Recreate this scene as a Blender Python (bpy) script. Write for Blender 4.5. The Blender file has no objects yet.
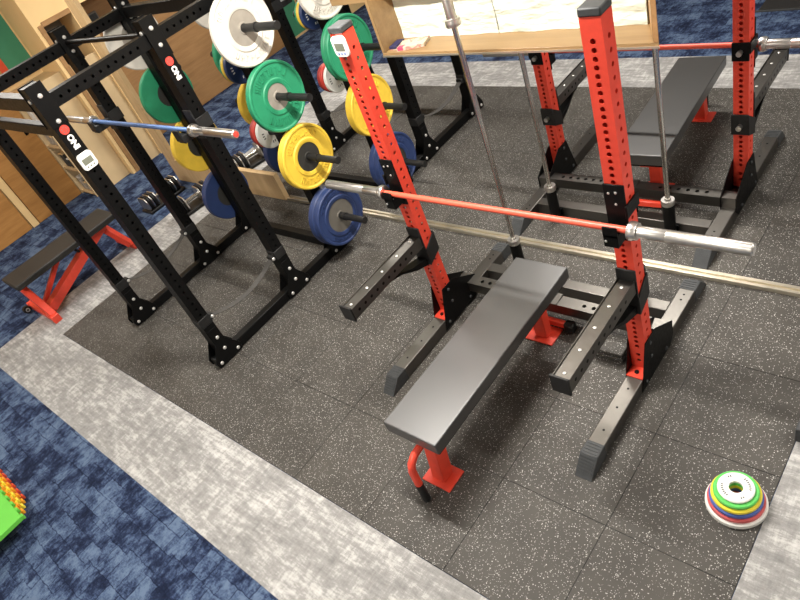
import bpy, bmesh, math, random
from mathutils import Matrix, Vector
random.seed(7)
PI = math.pi
scene = bpy.context.scene
col = scene.collection

# ------------------------------------------------------------------ camera
R = ((0.73752, 0.59227, -0.32446), (0.21754, -0.66321, -0.71612), (-0.63932, 0.45758, -0.61797))
CAMPOS = Vector((1.6584, -1.8505, 2.6357))
FPX = 645.44
cam = bpy.data.cameras.new('camera'); camo = bpy.data.objects.new('camera', cam); col.objects.link(camo)
rt, dn, fw = Vector(R[0]).normalized(), Vector(R[1]).normalized(), Vector(R[2]).normalized()
camo.matrix_world = Matrix(((rt.x, -dn.x, -fw.x, CAMPOS.x), (rt.y, -dn.y, -fw.y, CAMPOS.y), (rt.z, -dn.z, -fw.z, CAMPOS.z), (0, 0, 0, 1)))
cam.sensor_fit = 'HORIZONTAL'; cam.sensor_width = 36.0; cam.lens = 36.0 * FPX / 800.0
cam.clip_start = 0.02; cam.clip_end = 60
scene.camera = camo

# ------------------------------------------------------------------ world, lights, exposure
w = bpy.data.worlds.new('world'); scene.world = w; w.use_nodes = True
w.node_tree.nodes['Background'].inputs[0].default_value = (1.0, 0.95, 0.88, 1)
w.node_tree.nodes['Background'].inputs[1].default_value = 0.12
CEIL = 3.0
LAMPS = [(-0.5, -0.2, 62, 'above the red bench press rack'), (-4.3, -0.2, 17, 'above the red adjustable bench'),
         (-0.5, 2.4, 46, 'above the rear red bench press rack'), (-4.3, 2.4, 44, 'above the wood panelling'),
         (-0.5, -2.9, 26, 'over the blue carpet before the mat'), (-4.3, -2.9, 20, 'over the folded play mats'), (2.6, 1.2, 26, 'beside the right wall')]
for i, (lx, ly, pw, _) in enumerate(LAMPS):
    l = bpy.data.lights.new('strip_light', 'AREA'); l.shape = 'RECTANGLE'; l.size = 1.25; l.size_y = 0.09
    l.energy = pw; l.color = (1.0, 0.95, 0.88)
    o = bpy.data.objects.new('strip_light', l); col.objects.link(o); o.location = (lx, ly, CEIL - 0.075)
vs = scene.view_settings
vs.view_transform = 'Standard'; vs.look = 'None'; vs.gamma = 1; vs.use_curve_mapping = False; vs.exposure = 1.15

# ------------------------------------------------------------------ materials
MATS = {}
def mat(name, color, rough=0.5, metal=0.0, spec=0.5, build=None):
    if name in MATS: return MATS[name]
    m = bpy.data.materials.new(name); m.use_nodes = True
    nt = m.node_tree; b = nt.nodes['Principled BSDF']
    b.inputs['Base Color'].default_value = (*color, 1); b.inputs['Roughness'].default_value = rough
    b.inputs['Metallic'].default_value = metal; b.inputs['Specular IOR Level'].default_value = spec
    if build: build(nt, b)
    MATS[name] = m
    return m
def N(nt, t, **kw):
    n = nt.nodes.new(t)
    for k, v in kw.items():
        if k in n.inputs: n.inputs[k].default_value = v
        else: setattr(n, k, v)
    return n
def coords(nt, kind='Object', scale=(1, 1, 1), rot=(0, 0, 0)):
    tc = N(nt, 'ShaderNodeTexCoord'); mp = N(nt, 'ShaderNodeMapping')
    mp.inputs['Scale'].default_value = scale; mp.inputs['Rotation'].default_value = rot
    nt.links.new(tc.outputs[kind], mp.inputs[0]); return mp.outputs[0]
def worldpos(nt, scale=(1, 1, 1), rot=(0, 0, 0)):
    g = N(nt, 'ShaderNodeNewGeometry'); mp = N(nt, 'ShaderNodeMapping')
    mp.inputs['Scale'].default_value = scale; mp.inputs['Rotation'].default_value = rot
    nt.links.new(g.outputs['Position'], mp.inputs[0]); return mp.outputs[0]
def ramp(nt, fac, stops, interp='LINEAR'):
    r = N(nt, 'ShaderNodeValToRGB'); r.color_ramp.interpolation = interp
    els = r.color_ramp.elements
    while len(els) < len(stops): els.new(0.5)
    for e, (p, c) in zip(els, stops):
        e.position = p; e.color = (*c, 1) if len(c) == 3 else c
    nt.links.new(fac, r.inputs[0]); return r.outputs[0]
def mix(nt, fac, a, b, mode='MIX'):
    m = N(nt, 'ShaderNodeMix', data_type='RGBA', blend_type=mode)
    for s, v in ((0, fac), (6, a), (7, b)):
        if hasattr(v, 'links'): nt.links.new(v, m.inputs[s])
        elif isinstance(v, (int, float)): m.inputs[s].default_value = v
        else: m.inputs[s].default_value = (*v, 1)
    return m.outputs[2]
def noise(nt, vec, scale, detail=3, rough=0.5, out='Fac'):
    n = N(nt, 'ShaderNodeTexNoise', Scale=scale, Detail=detail, Roughness=rough); nt.links.new(vec, n.inputs['Vector']); return n.outputs[out]
def bump(nt, b, h, strength=0.3, dist=0.002):
    bp = N(nt, 'ShaderNodeBump', Strength=strength, Distance=dist); nt.links.new(h, bp.inputs['Height']); nt.links.new(bp.outputs[0], b.inputs['Normal'])

def b_rubber(nt, b):
    p = worldpos(nt)
    base = ramp(nt, noise(nt, p, 5, 4), [(0.3, (0.044, 0.040, 0.035)), (0.7, (0.062, 0.057, 0.050))])
    oi = N(nt, 'ShaderNodeObjectInfo')
    tint = ramp(nt, oi.outputs['Random'], [(0, (0.9, 0.9, 0.9)), (1, (1.1, 1.09, 1.07))])
    base = mix(nt, 1.0, base, tint, 'MULTIPLY')
    colr = base
    for sc, thr, cc in ((105, 0.14, (0.45, 0.44, 0.41)), (150, 0.16, (0.34, 0.33, 0.31)), (66, 0.085, (0.50, 0.48, 0.45))):
        wob = N(nt, 'ShaderNodeVectorMath', operation='SCALE'); wob.inputs[3].default_value = 0.008
        nn = N(nt, 'ShaderNodeTexNoise', Scale=150.0); nt.links.new(p, nn.inputs['Vector']); nt.links.new(nn.outputs['Color'], wob.inputs[0])
        ad = N(nt, 'ShaderNodeVectorMath', operation='ADD'); nt.links.new(p, ad.inputs[0]); nt.links.new(wob.outputs[0], ad.inputs[1])
        v = N(nt, 'ShaderNodeTexVoronoi', Scale=float(sc), Randomness=1.0); nt.links.new(ad.outputs[0], v.inputs['Vector'])
        sel = N(nt, 'ShaderNodeSeparateColor'); nt.links.new(v.outputs['Color'], sel.inputs[0])
        th = N(nt, 'ShaderNodeMath', operation='LESS_THAN'); nt.links.new(sel.outputs[0], th.inputs[0]); th.inputs[1].default_value = 0.31
        dd = N(nt, 'ShaderNodeMath', operation='LESS_THAN'); nt.links.new(v.outputs['Distance'], dd.inputs[0]); dd.inputs[1].default_value = thr * 1.7
        mu = N(nt, 'ShaderNodeMath', operation='MULTIPLY'); nt.links.new(th.outputs[0], mu.inputs[0]); nt.links.new(dd.outputs[0], mu.inputs[1])
        colr = mix(nt, mu.outputs[0], colr, cc)
    nt.links.new(colr, b.inputs['Base Color'])
    bump(nt, b, noise(nt, p, 220, 2), 0.25, 0.0015)
M_rubber = mat('speckled_rubber', (0.05, 0.05, 0.05), 0.62, 0, 0.35, b_rubber)

def b_blue(nt, b):
    p = worldpos(nt)
    wv = N(nt, 'ShaderNodeVectorMath', operation='SCALE'); wv.inputs[3].default_value = 0.022
    nn = N(nt, 'ShaderNodeTexNoise', Scale=30.0, Detail=4.0); nt.links.new(p, nn.inputs['Vector']); nt.links.new(nn.outputs['Color'], wv.inputs[0])
    ad = N(nt, 'ShaderNodeVectorMath', operation='ADD'); nt.links.new(p, ad.inputs[0]); nt.links.new(wv.outputs[0], ad.inputs[1])
    def brick(w_, h_, ms, c1, c2):
        br = N(nt, 'ShaderNodeTexBrick', Scale=1.0); br.inputs['Brick Width'].default_value = w_; br.inputs['Row Height'].default_value = h_
        br.inputs['Mortar Size'].default_value = ms; br.inputs['Mortar Smooth'].default_value = 0.5
        br.inputs['Color1'].default_value = (c1, c1, c1, 1); br.inputs['Color2'].default_value = (c2, c2, c2, 1); br.inputs['Mortar'].default_value = (0.25, 0.25, 0.25, 1)
        nt.links.new(ad.outputs[0], br.inputs['Vector']); return br.outputs['Color']
    b1 = brick(0.19, 0.10, 0.003, 0.34, 0.66); b2 = brick(0.11, 0.145, 0.003, 0.34, 0.66)
    big = noise(nt, p, 5.5, 10, 0.72); pat = noise(nt, worldpos(nt, (2.2, 1, 1)), 17, 8, 0.78); fine = noise(nt, worldpos(nt, (1, 3.0, 1)), 60, 3, 0.7)
    br = mix(nt, ramp(nt, noise(nt, p, 2.4, 2), [(0.45, (0, 0, 0)), (0.55, (1, 1, 1))]), b1, b2)
    a = mix(nt, 0.42, big, pat); a = mix(nt, 0.24, a, br); a = mix(nt, 0.12, a, fine)
    c = ramp(nt, a, [(0.42, (0.008, 0.012, 0.029)), (0.465, (0.016, 0.024, 0.055)), (0.49, (0.031, 0.047, 0.098)), (0.515, (0.058, 0.088, 0.158)), (0.56, (0.105, 0.15, 0.235))])
    nt.links.new(c, b.inputs['Base Color']); bump(nt, b, noise(nt, p, 500, 2), 0.4, 0.002)
M_blue = mat('blue_carpet', (0.05, 0.08, 0.16), 0.95, 0, 0.1, b_blue)
def b_grey(nt, b):
    p = worldpos(nt)
    big = noise(nt, worldpos(nt, (1, 1.5, 1)), 3.4, 11, 0.74); f1 = noise(nt, worldpos(nt, (4.5, 1, 1)), 7, 9, 0.78); f2 = noise(nt, worldpos(nt, (1, 5.0, 1)), 7, 9, 0.78)
    a = mix(nt, 0.45, big, f1); a = mix(nt, 0.40, a, f2)
    c = ramp(nt, a, [(0.40, (0.19, 0.188, 0.185)), (0.46, (0.25, 0.246, 0.24)), (0.505, (0.305, 0.30, 0.292)), (0.525, (0.39, 0.385, 0.373)), (0.58, (0.52, 0.515, 0.50))])
    nt.links.new(c, b.inputs['Base Color']); bump(nt, b, noise(nt, p, 500, 2), 0.4, 0.002)
M_grey = mat('grey_carpet', (0.45, 0.44, 0.42), 0.95, 0, 0.1, b_grey)
def wood(name, c1, c2, rough=0.45, sc=(14, 14, 1.2)):
    def f(nt, b):
        p = worldpos(nt, sc)
        n = noise(nt, p, 1.6, 6, 0.65)
        c = ramp(nt, n, [(0.3, c1), (0.7, c2)])
        nt.links.new(c, b.inputs['Base Color']); bump(nt, b, n, 0.08, 0.001)
    return mat(name, c2, rough, 0, 0.4, f)
M_birch = wood('pale_wood', (0.50, 0.34, 0.17), (0.62, 0.44, 0.24))
M_shelf = wood('oak_board', (0.215, 0.13, 0.056), (0.29, 0.185, 0.085), 0.4, (1.2, 14, 14))
M_brown = wood('brown_wood', (0.27, 0.145, 0.058), (0.40, 0.225, 0.095), 0.45, (14, 1.3, 14))
M_orange = wood('orange_wood', (0.36, 0.165, 0.045), (0.50, 0.25, 0.075), 0.45, (14, 1.5, 12))
def b_noisy(amt, scale):
    def f(nt, b):
        c = b.inputs['Base Color'].default_value[:3]
        n = noise(nt, worldpos(nt), scale, 4)
        nt.links.new(ramp(nt, n, [(0.3, tuple(x * (1 - amt) for x in c)), (0.7, tuple(min(1, x * (1 + amt)) for x in c))]), b.inputs['Base Color'])
    return f
M_cream = mat('cream_paint', (0.80, 0.56, 0.27), 0.6, 0, 0.3, b_noisy(0.05, 3))
M_creamcab = mat('cream_laminate', (0.62, 0.46, 0.26), 0.5, 0, 0.3, b_noisy(0.05, 6))
M_white = mat('white_paint', (0.78, 0.76, 0.72), 0.6, 0, 0.3, b_noisy(0.03, 3))
M_ceil = mat('ceiling_paint', (0.80, 0.78, 0.74), 0.8, 0, 0.2, b_noisy(0.02, 3))
M_fab = mat('cream_paper', (0.64, 0.67, 0.56), 0.85, 0, 0.2, lambda nt, b: bump(nt, b, noise(nt, worldpos(nt, (1.5, 1, 4)), 4, 4), 0.9, 0.03))
M_greyin = mat('grey_interior', (0.20, 0.19, 0.18), 0.8, 0, 0.2, b_noisy(0.1, 4))
def b_metal(nt, b):
    n = noise(nt, worldpos(nt), 60, 3)
    nt.links.new(ramp(nt, n, [(0.3, (0.36,) * 3), (0.7, (0.46,) * 3)]), b.inputs['Roughness'])
M_black = mat('black_steel', (0.004, 0.004, 0.004), 0.42, 0, 0.13, b_metal)
M_blacks = mat('black_satin_steel', (0.15, 0.142, 0.13), 0.38, 1.0, 0.5, b_metal)
M_plastic = mat('black_plastic', (0.012, 0.012, 0.012), 0.5, 0, 0.35, b_noisy(0.15, 40))
M_cap = mat('dark_grey_rubber', (0.045, 0.048, 0.05), 0.55, 0, 0.4, b_noisy(0.15, 40))
M_red = mat('red_powder_coat', (0.74, 0.062, 0.032), 0.38, 0, 0.5, b_noisy(0.05, 30))
M_chrome = mat('chrome', (0.62, 0.60, 0.56), 0.22, 1.0, 0.5, b_noisy(0.05, 20))
M_steel = mat('satin_steel', (0.60, 0.58, 0.55), 0.34, 1.0, 0.5, b_noisy(0.06, 30))
M_bolt = mat('bolt_zinc', (0.66, 0.65, 0.62), 0.33, 0.6, 0.6, b_noisy(0.05, 60))
M_redbar = mat('red_shaft', (0.74, 0.10, 0.055), 0.42, 0, 0.5, b_noisy(0.06, 60))
M_bluebar = mat('blue_shaft', (0.12, 0.24, 0.55), 0.4, 0.2, 0.5, b_noisy(0.06, 60))
def b_pad(nt, b):
    b.inputs['Coat Weight'].default_value = 0.9; b.inputs['Coat Roughness'].default_value = 0.42; b.inputs['Coat IOR'].default_value = 1.6
    bump(nt, b, noise(nt, worldpos(nt), 400, 2), 0.08, 0.0006)
M_pad = mat('black_vinyl', (0.013, 0.013, 0.0125), 0.42, 0, 0.9, b_pad)
M_padd = mat('dull_vinyl', (0.022, 0.021, 0.019), 0.55, 0, 0.4, b_noisy(0.1, 60))
M_pwhite = mat('white_bumper', (0.62, 0.59, 0.52), 0.5, 0, 0.4, b_noisy(0.04, 20))
M_pgreen = mat('green_bumper', (0.022, 0.24, 0.115), 0.48, 0, 0.4, b_noisy(0.06, 20))
M_pyellow = mat('yellow_bumper', (0.72, 0.49, 0.05), 0.48, 0, 0.4, b_noisy(0.06, 20))
M_pblue = mat('blue_bumper', (0.020, 0.038, 0.115), 0.48, 0, 0.4, b_noisy(0.06, 20))
M_pred = mat('red_bumper', (0.52, 0.05, 0.035), 0.48, 0, 0.4, b_noisy(0.06, 20))
M_dred = mat('dark_red_bumper', (0.30, 0.03, 0.025), 0.5, 0, 0.4, b_noisy(0.06, 20))
M_hubgrey = mat('grey_hub', (0.36, 0.33, 0.28), 0.45, 0.3, 0.5, b_noisy(0.08, 20))
M_hubdark = mat('dark_hub', (0.035, 0.034, 0.03), 0.5, 0.2, 0.5, b_noisy(0.08, 20))
M_hubolive = mat('olive_grey_hub', (0.15, 0.14, 0.12), 0.5, 0.3, 0.5, b_noisy(0.08, 20))
M_sgreen = mat('light_green_plastic', (0.10, 0.52, 0.10), 0.4, 0, 0.5, b_noisy(0.05, 30))
M_syellow = mat('lemon_plastic', (0.85, 0.70, 0.05), 0.4, 0, 0.5, b_noisy(0.05, 30))
M_sblue = mat('royal_blue_plastic', (0.07, 0.13, 0.42), 0.4, 0, 0.5, b_noisy(0.05, 30))
M_sred = mat('pinkish_red_plastic', (0.60, 0.10, 0.10), 0.4, 0, 0.5, b_noisy(0.05, 30))
M_swhite = mat('white_plastic', (0.82, 0.82, 0.77), 0.4, 0, 0.5, b_noisy(0.03, 30))
M_ink = mat('grey_print', (0.10, 0.10, 0.10), 0.6, 0, 0.3, b_noisy(0.1, 80))
M_lcd = mat('grey_lcd', (0.16, 0.17, 0.13), 0.3, 0, 0.5, b_noisy(0.05, 80))
M_strap = mat('grey_webbing', (0.065, 0.062, 0.058), 0.8, 0, 0.2, b_noisy(0.15, 80))
M_alu = mat('champagne_aluminium', (0.62, 0.57, 0.46), 0.3, 0.85, 0.5, b_noisy(0.12, 9))
M_green = mat('green_banner', (0.05, 0.22, 0.12), 0.7, 0, 0.3, b_noisy(0.06, 5))
M_redb = mat('red_banner', (0.60, 0.075, 0.03), 0.7, 0, 0.3, b_noisy(0.06, 5))
M_lime = mat('lime_foam', (0.13, 0.52, 0.06), 0.6, 0, 0.3, b_noisy(0.04, 8))
M_oran = mat('orange_foam', (0.80, 0.33, 0.02), 0.6, 0, 0.3, b_noisy(0.04, 8))
M_navy = mat('navy_card', (0.02, 0.02, 0.06), 0.5, 0, 0.4, b_noisy(0.1, 30))
def b_book(nt, b):
    p = worldpos(nt); n = noise(nt, p, 22, 4)
    nt.links.new(ramp(nt, n, [(0.40, (0.46, 0.38, 0.28)), (0.52, (0.52, 0.44, 0.34)), (0.58, (0.40, 0.12, 0.11)), (0.64, (0.48, 0.38, 0.27))]), b.inputs['Base Color'])
M_book = mat('printed_cover', (0.8, 0.7, 0.6), 0.5, 0, 0.4, b_book)
M_pink = mat('pink_print', (0.5, 0.06, 0.12), 0.5, 0, 0.4, b_noisy(0.05, 30))
M_clut = mat('paper_clutter', (0.40, 0.36, 0.30), 0.7, 0, 0.3, b_noisy(0.4, 18))
m = bpy.data.materials.new('lamp_diffuser'); m.use_nodes = True
m.node_tree.nodes['Principled BSDF'].inputs['Emission Color'].default_value = (1, 0.93, 0.83, 1)
m.node_tree.nodes['Principled BSDF'].inputs['Emission Strength'].default_value = 4.0
M_lamp = m

# ------------------------------------------------------------------ mesh builder
class MB:
    def __init__(s): s.v = []; s.f = []
    def add(s, vs, fs):
        o = len(s.v); s.v += [tuple(v) for v in vs]; s.f += [tuple(i + o for i in f) for f in fs]; return s
    def box(s, x0, x1, y0, y1, z0, z1):
        if x0 > x1: x0, x1 = x1, x0
        if y0 > y1: y0, y1 = y1, y0
        if z0 > z1: z0, z1 = z1, z0
        return s.add([(x0, y0, z0), (x1, y0, z0), (x1, y1, z0), (x0, y1, z0), (x0, y0, z1), (x1, y0, z1), (x1, y1, z1), (x0, y1, z1)],
                     [(0, 3, 2, 1), (4, 5, 6, 7), (0, 1, 5, 4), (1, 2, 6, 5), (2, 3, 7, 6), (3, 0, 4, 7)])
    def obox(s, p0, p1, wx, wz, up=(0, 0, 1)):          # box beam from p0 to p1
        p0, p1 = Vector(p0), Vector(p1); d = (p1 - p0).normalized(); u = Vector(up)
        r = d.cross(u).normalized(); u = r.cross(d).normalized(); a = r * wx / 2; b = u * wz / 2
        vs = [p0 - a - b, p0 + a - b, p0 + a + b, p0 - a + b, p1 - a - b, p1 + a - b, p1 + a + b, p1 - a + b]
        return s.add(vs, [(0, 1, 2, 3), (7, 6, 5, 4), (0, 4, 5, 1), (1, 5, 6, 2), (2, 6, 7, 3), (3, 7, 4, 0)])
    def prism(s, pts, axis, a0, a1):                    # 2D polygon (ccw) extruded along an axis
        def P(p, a): return (a, p[0], p[1]) if axis == 'x' else (p[0], a, p[1]) if axis == 'y' else (p[0], p[1], a)
        n = len(pts); vs = [P(p, a0) for p in pts] + [P(p, a1) for p in pts]
        fs = [tuple(range(n))[::-1], tuple(range(n, 2 * n))] + [(i, (i + 1) % n, n + (i + 1) % n, n + i) for i in range(n)]
        return s.add(vs, fs)
    def cyl(s, p0, p1, r, n=16, r1=None):
        return s.tube([p0, p1], [r, r if r1 is None else r1], n)
    def tube(s, pts, r, n=12):
        pts = [Vector(p) for p in pts]; rs = r if isinstance(r, (list, tuple)) else [r] * len(pts)
        d0 = (pts[1] - pts[0]).normalized(); u = d0.orthogonal().normalized(); vs = []
        for i, p in enumerate(pts):
            d = ((pts[min(i + 1, len(pts) - 1)] - pts[max(i - 1, 0)])).normalized()
            u = (u - d * u.dot(d)).normalized(); wv = d.cross(u)
            for k in range(n):
                a = 2 * PI * k / n; vs.append(p + (u * math.cos(a) + wv * math.sin(a)) * rs[i])
        fs = [(i * n + k, i * n + (k + 1) % n, (i + 1) * n + (k + 1) % n, (i + 1) * n + k) for i in range(len(pts) - 1) for k in range(n)]
        fs += [tuple(range(n))[::-1], tuple((len(pts) - 1) * n + k for k in range(n))]
        return s.add(vs, fs)
    def lathe(s, prof, axis='x', c=(0, 0, 0), n=32, closed=True):   # prof: (along axis, radius)
        vs = []
        for a, r in prof:
            for k in range(n):
                t = 2 * PI * k / n; x, y = r * math.cos(t), r * math.sin(t)
                q = (a, x, y) if axis == 'x' else (y, a, x) if axis == 'y' else (x, y, a)
                vs.append((q[0] + c[0], q[1] + c[1], q[2] + c[2]))
        m = len(prof); rng = range(m if closed else m - 1)
        fs = [(i * n + k, i * n + (k + 1) % n, ((i + 1) % m) * n + (k + 1) % n, ((i + 1) % m) * n + k) for i in rng for k in range(n)]
        return s.add(vs, fs)
    def perf(s, o, u, v, nrm, W, L, holes, r, t=0.004, cell=None):   # perforated strip: o corner, u width dir, v length dir
        o, u, v, nrm = Vector(o), Vector(u), Vector(v), Vector(nrm); holes = sorted(holes)
        P = lambda a, b, d=0.0: o + u * a + v * b - nrm * d
        cur = 0.0
        ch = cell or (min(b - a for a, b in zip(holes, holes[1:])) if len(holes) > 1 else 3 * r)
        for h in holes:
            b0, b1 = h - ch / 2, h + ch / 2
            if b0 > cur + 1e-6: s.add([P(0, cur), P(W, cur), P(W, b0), P(0, b0)], [(0, 1, 2, 3)])
            hw, hh = W / 2, ch / 2; m = min(hw, hh) * 0.9
            bd = [(hw, 0), (hw, hh), (min(hw, hh * .9), hh), (0, hh), (-min(hw, hh * .9), hh), (-hw, hh), (-hw, 0), (-hw, -hh), (-min(hw, hh * .9), -hh), (0, -hh), (min(hw, hh * .9), -hh), (hw, -hh)]
            vs = []; 
            for x, y in bd: vs.append(P(W / 2 + x, h + y))
            for x, y in bd:
                l = math.hypot(x, y); vs.append(P(W / 2 + x / l * r, h + y / l * r))
            for x, y in bd:
                l = math.hypot(x, y); vs.append(P(W / 2 + x / l * r, h + y / l * r, t))
            n = 12; fs = []
            for k in range(n):
                j = (k + 1) % n
                fs.append((k, j, n + j, n + k)); fs.append((n + k, n + j, 2 * n + j, 2 * n + k))
            s.add(vs, fs); cur = b1
        if L > cur + 1e-6: s.add([P(0, cur), P(W, cur), P(W, L), P(0, L)], [(0, 1, 2, 3)])
        return s
    def build(s, name, m, parent=None, bevel=0.0, seg=1, ang=35, kind=None):
        me = bpy.data.meshes.new(name); me.from_pydata(s.v, [], s.f); me.update()
        bm = bmesh.new(); bm.from_mesh(me); bmesh.ops.recalc_face_normals(bm, faces=bm.faces)
        bm.to_mesh(me); bm.free()
        me.polygons.foreach_set('use_smooth', [True] * len(me.polygons)); me.set_sharp_from_angle(angle=math.radians(ang))
        me.materials.append(m)
        o = bpy.data.objects.new(name, me); col.objects.link(o)
        if parent: o.parent = parent
        if bevel:
            b = o.modifiers.new('bevel', 'BEVEL'); b.width = bevel; b.segments = seg; b.limit_method = 'ANGLE'; b.angle_limit = math.radians(40)
        if kind: o['kind'] = kind
        return o
def B(*a): return MB().box(*a)
def tag(o, label, cat, group=None):
    o['label'] = label; o['category'] = cat
    if group: o['group'] = group
    return o
def thing(name, label, cat, loc=(0, 0, 0), rz=0.0, group=None):
    o = bpy.data.objects.new(name, None); o.empty_display_size = 0.1; col.objects.link(o)
    o.location = loc; o.rotation_euler = (0, 0, rz)
    return tag(o, label, cat, group)
def struct(o):
    o['kind'] = 'structure'; return o
def copy_tree(o, parent=None):
    c = o.copy(); col.objects.link(c); c.parent = parent
    for ch in list(o.children): copy_tree(ch, c)
    return c
def dup(o, loc, rz, label, group=None):
    c = copy_tree(o); c.location = loc; c.rotation_euler = (0, 0, rz); c['label'] = label
    if group: c['group'] = group
    return c
def text_mesh(body, size, m, name, parent, mw, ext=0.0006, off=0.0, align='CENTER'):
    cu = bpy.data.curves.new(name, 'FONT'); cu.body = body; cu.size = size; cu.extrude = ext; cu.offset = off
    cu.align_x = align; cu.align_y = 'CENTER'; cu.resolution_u = 4
    t = bpy.data.objects.new(name + '_tmp', cu); col.objects.link(t)
    dg = bpy.context.evaluated_depsgraph_get(); me = bpy.data.meshes.new_from_object(t.evaluated_get(dg))
    col.objects.unlink(t); bpy.data.objects.remove(t); bpy.data.curves.remove(cu)
    me.name = name; me.materials.clear(); me.materials.append(m)
    o = bpy.data.objects.new(name, me); col.objects.link(o)
    if parent: o.parent = parent
    o.matrix_local = mw
    return o
BOLT = {}
def bolts(pts, axis, parent, m=None, r=0.0125, h=0.009):
    m = m or M_bolt; key = (m.name, r, h); q = Vector((0, 0, 1)).rotation_difference(Vector(axis))
    for p in pts:
        if key not in BOLT:
            o = MB().tube([(0, 0, -0.002), (0, 0, h * 0.55), (0, 0, h * 0.9), (0, 0, h)], [r, r, r * 0.75, r * 0.3], 10).build('bolt', m, parent); BOLT[key] = o.data
        else:
            o = bpy.data.objects.new('bolt', BOLT[key]); col.objects.link(o); o.parent = parent
        o.matrix_local = Matrix.Translation(Vector(p)) @ q.to_matrix().to_4x4()

# ------------------------------------------------------------------ the setting
XL, XR, YF, YB = -6.45, 3.6, -4.6, 7.4
MX0, MX1, MY0, MY1 = -3.83, 1.28, -1.237, 2.851
ZC = -0.004
floor = struct(B(XL, XR, YF, YB, -0.12, ZC).build('floor', M_blue))
bs = 0.50
for (x0, x1, y0, y1) in ((MX0 - 0.56, MX1 + 0.6, MY0 - bs, MY0 - 0.002), (MX0 - 0.56, MX1 + 0.6, MY1 + 0.002, MY1 + bs),
                         (MX0 - 0.56, MX0 - 0.002, MY0 - 0.002, MY1 + 0.002), (MX1 + 0.002, MX1 + 0.6, MY0 - 0.002, MY1 + 0.002)):
    B(x0, x1, y0, y1, ZC - 0.01, ZC + 0.003).build('carpet_border', M_grey, floor)
B(MX0, MX1, MY0, MY1, -0.02, -0.0032).build('underlay', M_plastic, floor)
nx, ny = 10, 8; tx, ty = (MX1 - MX0) / nx, (MY1 - MY0) / ny
g = 0.0011
tile_me = None
for i in range(nx):
    for j in range(ny):
        if tile_me is None:
            o = B(-tx / 2 + g, tx / 2 - g, -ty / 2 + g, ty / 2 - g, -0.02, 0).build('rubber_tile', M_rubber, floor, bevel=0.0015)
            tile_me = o.data
        else:
            o = bpy.data.objects.new('rubber_tile', tile_me); col.objects.link(o); o.parent = floor
            b = o.modifiers.new('bevel', 'BEVEL'); b.width = 0.0015; b.segments = 1
        o.location = (MX0 + (i + .5) * tx, MY0 + (j + .5) * ty, -random.random() * 0.0012)
struct(B(XL - 1, XR, YF, YB, CEIL, CEIL + 0.1).build('ceiling', M_ceil))
struct(B(XR, XR + 0.1, YF, YB, -0.1, CEIL).build('wall_right', M_white))
struct(B(XL - 1, XR, YB, YB + 0.1, -0.1, CEIL).build('wall_back', M_white))
struct(B(XL - 1, XR, YF - 0.1, YF, -0.1, CEIL).build('wall_front', M_white))
# left wall: set-back part with orange sliding doors, then a forward part with a narrow niche and a wide panelled recess
wl = MB().box(XL - 0.1, XL, YF, 0.82, -0.1, CEIL)
XJ = -5.9; NT = 1.76
wl.box(XL - 0.1, XJ, 0.78, 0.835, -0.1, CEIL)          # return
wl.box(XL - 0.1, XJ, 0.835, 5.4, NT, CEIL)             # above niches
wl.box(XL - 0.1, XJ, 1.215, 1.31, -0.1, NT)            # pillar
wl.box(XL - 0.1, XJ, 4.9, YB, -0.1, NT)
wl.box(XL - 0.1, XJ, 5.4, YB, NT, CEIL)
wl.box(XL - 0.1, XL - 0.05, 0.835, 4.9, -0.1, NT)      # back of recesses
wleft = struct(wl.build('wall_left', M_cream))
B(-6.34, -6.30, 0.835, 1.215, 0.55, NT).build('niche_back', M_greyin, wleft)
B(-5.97, -5.935, 0.872, 1.215, ZC, 1.3).build('niche_door', M_creamcab, wleft)
B(-6.02, XJ + 0.012, 0.82, 0.872, ZC, NT).build('niche_jamb', M_brown, wleft, 0.003)
B(-6.02, XJ + 0.012, 0.872, 1.215, NT - 0.03, NT + 0.02).build('niche_head', M_brown, wleft, 0.003)
for k, (y0, y1) in enumerate(((1.315, 2.20), (2.204, 3.10), (3.104, 4.0), (4.004, 4.89))):
    B(XL - 0.05, XL, y0, y1, ZC, NT).build('wood_panel', M_brown, wleft, 0.004)
# orange sliding doors on the set-back part
for k, (n, y0, y1) in enumerate((('door_1', -0.30, 0.29), ('door_2', -1.28, -0.40), ('door_3', -2.2, -1.30))):
    d = struct(B(XL, XL + 0.03, y0, y1, ZC, 1.95).build(n, M_orange, None, 0.003))
    B(XL + 0.03, XL + 0.034, y1 - 0.10, y1 - 0.06, 0.85, 1.0).build('finger_pull', M_black, d, 0.001)
struct(B(XL, XL + 0.045, -0.39, -0.31, ZC, 1.95).build('trim_1', M_cream, None, 0.003))
# aluminium floor track between the racks
tr = MB().box(-3.02, 3.4, 0.818, 0.872, 0.0005, 0.012).box(-3.02, 3.4, 0.818, 0.836, 0.010, 0.026).box(-3.02, 3.4, 0.852, 0.872, 0.010, 0.026)
struct(tr.build('trim_2', M_alu, None, 0.0015))

# ceiling lamps (housings of the strip lights)
for lx, ly, pw, wh in LAMPS:
    t = thing('ceiling_lamp', 'white strip ceiling lamp %s' % wh, 'lamp', (lx, ly, CEIL), 0, 'ceiling strip lamps')
    B(-0.68, 0.68, -0.13, 0.13, -0.045, 0.0).build('housing', M_white, t, 0.005)
    B(-0.63, 0.63, -0.085, 0.085, -0.065, -0.045).build('diffuser', M_lamp, t, 0.004)

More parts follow.
